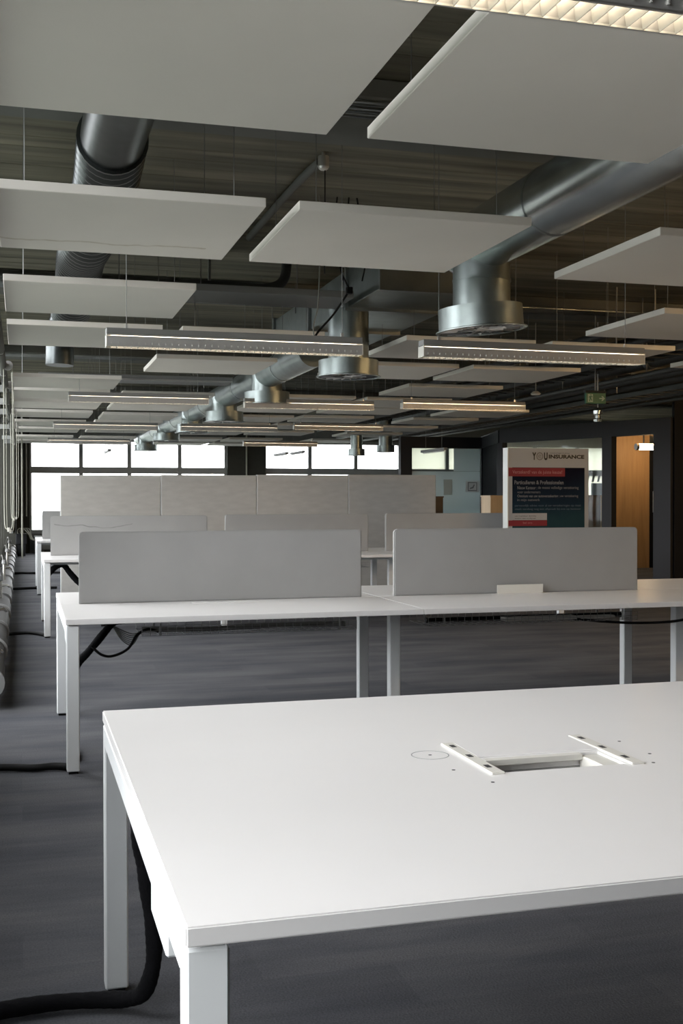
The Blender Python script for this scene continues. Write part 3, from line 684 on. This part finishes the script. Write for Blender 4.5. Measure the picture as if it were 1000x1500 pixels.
# ceiling sensor and its conduit
t = thing('ceiling_sensor', 'small metal cylinder fixed to the concrete ceiling with a cable hanging below', 'sensor', (1.85, 6.93, 3.40))
obj('sensor_body', lathe(B(), [(.012, .11), (.012, .085), (.036, .078), (.036, .012), (.030, 0)], 24), 'alu', t)
obj('sensor_lens', lathe(B(), [(0, -.010), (.02, -.008), (.03, .001), (0, .002)], 20), 'smoke', t)
obj('cable', tb([(.01, 0, -.008), (.012, .01, -.25), (.012, .02, -.66)], .004, 6), 'cable', t)
tag(obj('conduit', tb(catmull([(1.84, 6.98, 3.455), (1.825, 7.3, 3.462), (1.82, 8.0, 3.468), (1.82, 9.2, 3.468)], 6), .028, 10), 'concrete_grey'), 'grey conduit along the ceiling running away from the metal sensor', 'pipe')
t = thing('smoke_detector', 'small round pendant smoke detector hanging at right, above the office front', 'detector', (6.18, 12.9, 2.60))
bm = B(); lathe(bm, [(0, 0), (.05, .004), (.065, .02), (.03, .05), (0, .055)], 24); obj('detector_head', bm, 'smoke', t)
obj('rod', tb([(0, 0, .05), (0, 0, ZC-2.60+.006)], .006, 8), 'wire', t)
t = thing('spot_fitting', 'small chrome pendant fitting hanging below the exit sign', 'lamp', (6.55, 12.0, 2.20))
bm = B(); lathe(bm, [(0, .02), (.045, .02), (.05, .045), (.036, .06), (.034, .10), (.05, .11), (.053, .15), (.036, .18), (0, .19)], 28); obj('chrome_body', bm, 'galv', t)
obj('rod', tb([(0, 0, .18), (0, 0, ZC-2.2+.006)], .008, 8), 'wire', t)

# exit sign
t = thing('exit_sign', 'green emergency exit sign with white arrow hanging at the right', 'sign', (6.13, 11.5, 2.385))
obj('sign_box', bx(0, .25, 0, .04, 0, .12, bev=.004), 'green', t)
obj('pictogram', prism(B(), [(.165, .052), (.165, .066), (.205, .066), (.19, .086), (.207, .086), (.237, .059), (.207, .032), (.19, .032), (.205, .052)], 1, -.002, 0), 'signwhite', t)
dr = obj('pictogram', bx(.022, .085, -.002, 0, .016, .106), 'signwhite', t)
for pl in ([(.035, .022), (.045, .022), (.052, .05), (.043, .052)], [(.052, .05), (.066, .03), (.074, .036), (.06, .06)], [(.042, .05), (.062, .055), (.06, .085), (.046, .083)], [(.06, .078), (.078, .07), (.080, .078), (.062, .087)], [(.046, .083), (.03, .07), (.034, .064), (.05, .076)]):
    obj('runner', prism(B(), pl, 1, -.004, -.002), 'green', dr)
obj('runner', prism(B(), [(.058+.007*math.cos(a*math.pi/5), .096+.007*math.sin(a*math.pi/5)) for a in range(10)], 1, -.004, -.002), 'green', dr)
obj('hanger', bx(-.005, .255, .0, .05, .12, .145), 'charcoal', t)
obj('rod', tb([(.125, .02, .14), (.125, .02, ZC-2.385+.006)], .006, 8), 'wire', t)

SX = [6.2, 6.48, 7.05, 7.62, 7.9, 8.3, 8.75, 9.3, 9.8, 6.9, 5.95, 7.15, 8.5, 9.0, 9.6, 6.4]
ORD2 = [(ORD+['sixteenth'])[sorted(SX).index(v)] for v in SX]
# services packed below the ceiling in front of the offices
for k, (x, z, r, y0, y1) in enumerate([(6.2, 3.12, .05, 8, 27.5), (6.48, 2.93, .035, 8, 27.5), (7.05, 3.18, .07, 9, 27.5), (7.62, 2.84, .045, 9, 27.2), (7.9, 3.1, .09, 9, 27.4), (8.3, 2.80, .04, 9, 27.2), (8.75, 2.98, .06, 9, 27.4), (9.3, 2.86, .05, 8, 27.2), (9.8, 3.05, .08, 8, 27.2), (6.9, 2.735, .03, 10, 24), (5.95, 2.88, .03, 9, 24), (7.15, 3.02, .025, 9, 26), (8.5, 2.72, .022, 9, 26), (9.0, 2.74, .03, 9, 26), (9.6, 2.95, .03, 8, 26), (6.4, 3.2, .03, 9, 26)]):
    t = thing('service_pipe', 'dark service pipe under the ceiling before the office front, %s counted from the left' % ORD2[k], 'pipe', (x, 0, z), 'service pipes before the office front')
    obj('pipe', tb([(0, y0, 0), (0, (y0+y1)/2, -.01), (0, y1, 0)], r, 14), 'darkpipe', t)
    for yy in (y0+1.5, y0+6, y0+11): obj('hanger_rod', bx(-.006, .006, yy, yy+.012, r*.8, ZC-z+.006), 'wire', t)
    if k % 2 == 0: obj('coupling', tb([(0, y0+4, 0), (0, y0+4.12, 0)], r*1.2, 14), 'galv_dull', t)
for x, z, lab in ((8.0, 2.67, 'dark cable tray of loose cables nearer the office front'), (6.4, 2.78, 'dark cable tray of loose cables farther from the office front')):
    t = thing('cable_tray', lab, 'cable tray', (x, 0, z))
    for s in (-.15, .15): obj('tray_side', bx(s-.004, s+.004, 9.2, 24, 0, .06), 'darkpipe', t)
    r0 = None
    for k in range(50):
        if r0 is None: r0 = obj('rung', bx(-.146, .146, -.012, .012, 0, .012), 'darkpipe', t, (0, 9.3, 0))
        else: link_copy(r0, t, (0, 9.3+.295*k, 0))
    for k in range(6):
        obj('cable', tb(catmull([(-.11+.043*k+random.uniform(-.02, .02), 9.2+2.4*j, .027+random.uniform(0, .02)) for j in range(7)], 4), .013, 6), 'cable', t)
    for yy in (11, 15, 19, 23): obj('hanger_rod', bx(.146, .154, yy, yy+.01, .05, ZC-z+.006), 'wire', t)

# ---------------------------------------------------------------- advertising totem
T = thing('advertising_totem', 'light grey advertising totem for YOU INSURANCE standing on the third-row desk', 'sign', (5.085, 11.3, 0))
obj('totem_body', bx(0, .975, .006, .12, .755, 1.865, bev=.003), 'bannergrey', T)
obj('side_profile', bx(-.004, .006, 0, .124, .755, 1.865), 'bannerside', T)
obj('base_plate', bx(-.02, .995, -.06, .2, .7405, .755), 'housing', T)
q = .975/853
def tx(u): return (u-92)*q
def tz(v): return 1.865-(v-118)*q
def flat(name, u0, u1, v0, v1, m, d=.003): return obj(name, bx(tx(u0), tx(u1), .006-d, .0062, tz(v1), tz(v0)), m, T)
flat('poster', 140, 900, 305, 1060, 'poster', .002)
flat('red_band', 98, 690, 308, 390, 'red', .003)
flat('grey_box', 140, 500, 742, 808, 'bannergrey', .003)
flat('red_band', 98, 500, 810, 864, 'red', .003)
def text(s, u0, u1, v0, v1, m, bold=0, d=.004):
    cu = bpy.data.curves.new('text', 'FONT'); cu.body = s; cu.offset = bold; cu.extrude = 0; cu.resolution_u = 3
    to = bpy.data.objects.new('text', cu); C.objects.link(to)
    me = bpy.data.meshes.new_from_object(to.evaluated_get(bpy.context.evaluated_depsgraph_get()))
    bpy.data.objects.remove(to)
    xs = [v.co.x for v in me.vertices]; ys = [v.co.y for v in me.vertices]
    sx = (tx(u1)-tx(u0))/(max(xs)-min(xs)); sy = (tz(v0)-tz(v1))/(max(ys)-min(ys))
    for v in me.vertices: v.co = (tx(u0)+(v.co.x-min(xs))*sx, .006-d, tz(v1)+(v.co.y-min(ys))*sy)
    me.materials.append(M[m]); o = bpy.data.objects.new('lettering', me); C.objects.link(o); o.parent = T; return o
text('Y', 345, 386, 160, 232, 'ink', .05); text('U', 468, 506, 160, 234, 'ink', .05)
text('O', 388, 460, 158, 236, 'inkgrey', .0); text('e', 408, 440, 180, 216, 'inkgrey', .0)
text('INSURANCE', 518, 896, 180, 218, 'ink', .045)
text('verzekeringen & advies', 528, 738, 160, 173, 'ink')
text('Verzekerd? van de juiste keuze!', 140, 660, 332, 374, 'textpink', .006)
text('Particulieren & Professionelen', 160, 675, 428, 466, 'textlight', .022)
text('Nieuw Kantoor :', 190, 395, 484, 514, 'textlight', .02); text('de meest volledige verzekering', 405, 835, 484, 518, 'textlight', .004)
text('voor ondernemers', 190, 430, 526, 552, 'textlight', .004)
text('Omnium van uw autoverzekering :', 190, 630, 564, 598, 'textlight', .02); text('uw verzekering', 640, 830, 564, 596, 'textlight', .004)
text('in mijn netwerk', 190, 425, 602, 634, 'textlight', .004)
text('persoonlijk advies voor al uw verzekeringen op maat', 165, 860, 658, 684, 'textdim'); text('maak vandaag nog een afspraak bij ons op kantoor', 165, 860, 692, 716, 'textdim')
text('uw makelaar dichtbij', 165, 385, 762, 778, 'ink'); text('kantoor open na afspraak', 165, 385, 784, 800, 'ink')
text('bel ons', 250, 345, 824, 842, 'textpink')

# ---------------------------------------------------------------- window wall fittings
yy = 3.0; k = 0
while yy < 27:                    # roller blinds: raised near the camera, lowered beyond
    down = yy > 24.5
    lab = ('lowered dark roller blind on the window wall, %s from the camera' if down else 'raised roller blind tube on the window wall, %s from the camera') % ORD[k]
    t = thing('roller_blind', lab, 'blind', (-.165, yy, 2.58), 'roller blinds on the window wall')
    obj('blind_tube', tb([(0, 0, 0), (0, 1.72, 0)], .028, 14), 'alu_dull', t)
    for a in (-.02, 1.72):
        b_ = obj('bracket', bx(-.21, .02, a, a+.012, -.03, .05), 'frame', t)
    if down: obj('blind_cloth', bx(-.03, -.027, .02, 1.70, -2.0, .0), 'blind', t); obj('bottom_bar', bx(-.04, -.02, .02, 1.70, -2.03, -2.0), 'frame', t)
    else: obj('blind_cloth', tb([(0, .03, 0), (0, 1.69, 0)], .036, 14), 'blind', t)
    yy += 1.78; k += 1
for x, y, z0, lab in ((-.115, 11.2, 1.02, 'nearest loop of pale blind chain at the left edge'), (-.115, 13.1, .95, 'long pale blind chain loop, second from the left edge'), (-.10, 17.0, 1.02, 'pale blind chain loop, third from the left edge'), (-.08, 20.5, .98, 'pale blind chain loop nearest the far windows')):
    P = [(x-.04, y, 2.60)]+[(x-.04, y, 2.5-.2*j) for j in range(1, int((2.5-z0)/.2))]
    P += [(x-.035, y, z0+.05), (x-.02, y, z0+.008), (x, y, z0), (x+.02, y, z0+.008), (x+.035, y, z0+.05)]
    P += [(x+.04, y, v[2]) for v in P[::-1][5:]]
    t = thing('blind_chain', lab, 'chain', (0, 0, 0), 'pale blind chains')
    obj('bead_chain', tb(catmull(P, 3), .0045, 6), 'chain', t)
    obj('tensioner', bx(x-.012, x+.012, y-.02, y+.02, z0-.02, z0+.02, bev=.003), 'smoke', t)
    obj('chain_wheel', tb([(x, y-.02, 2.58), (x, y+.02, 2.58)], .045, 16), 'alu_dull', t)
t = thing('insulated_pipe', 'grey insulated heating pipe in jointed sections along the window wall', 'pipe')
yy = 7.3; k = 0
lens = [.62, .9, .5, .75, .95, .55, .8]
while yy < 26.8:
    L_ = lens[k % 7]; r = (.098, .088, .10, .085)[k % 4]
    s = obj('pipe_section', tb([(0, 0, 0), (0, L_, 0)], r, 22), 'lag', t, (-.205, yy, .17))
    obj('band', tb([(0, -.012, 0), (0, .012, 0)], r+.006, 22), 'housing', s)
    obj('strap', bx(-.03, .03, L_/2-.03, L_/2+.03, -.17, -r+.012), 'frame', s)
    yy += L_+.012; k += 1
for k, (y, z) in enumerate(((7.6, .33), (9.9, .38), (12.4, .40), (15.2, .42), (18.6, .42), (22.5, .42))):
    v = thing('radiator_valve', 'shiny chrome heating valve above the insulated pipe, %s from the camera' % ORD[k], 'valve', (-.215, y, z), 'chrome valves along the pipe')
    obj('valve_body', tb([(0, 0, -.16), (0, 0, .05)], .02, 12), 'brass', v)
    bm = B(); lathe(bm, [(0, .11), (.028, .105), (.034, .06), (.02, .05), (0, .05)], 10, smooth=False); obj('valve_knob', bm, 'housing', v)
    obj('valve_branch', tb([(-.001, 0, 0), (.07, .05, .0), (.09, .1, -.02)], .013, 10), 'brass', v)
    obj('hose', tb(catmull([(.0, .02, .03), (-.03, .12, .16), (-.06, .25, .06), (-.03, .35, -.12)], 6), .009, 8), 'greycable', v)
t = thing('convector', 'dark low convector heater along the far window wall', 'heater', (0, 28.2, 0))
obj('convector_body', bx(.3, 9.6, 0, .24, .09, .42, bev=.006), 'frame', t)
for x in (.5, 3.4, 6.4, 9.4): obj('foot', bx(x-.03, x+.03, .05, .2, 0, .09), 'frame', t)
t = thing('junction_box', 'dark box with pale pipes bent over it in the far left corner', 'box', (-.12, 26.9, 0))
obj('box_body', bx(0, .24, 0, .16, .28, .52, bev=.008), 'charcoal', t)
obj('box_stand', bx(.03, .21, .04, .12, 0, .28), 'charcoal', t)
for dx in (.04, .10, .16): obj('bent_pipe', tb(catmull([(dx, .08, .50), (dx, .08, .60), (dx+.05, .08, .64), (dx+.14, .08, .62), (.27+dx*.4, .08, .50), (.31+dx*.4, .08, .40), (.40+dx*.4, .08, .36)], 6), .010, 8), 'chain', t)
tag(obj('riser_pipe', tb([(.02, 25.6, .02), (.02, 25.6, 3.506)], .018, 10), 'chain'), 'thin pale vertical pipe in the far left corner', 'pipe')
tag(obj('riser_pipe', tb([(.12, YF-.04, .9), (.12, YF-.04, 2.75)], .014, 8), 'chain'), 'short thin pale pipe fixed on the far corner pier', 'pipe')
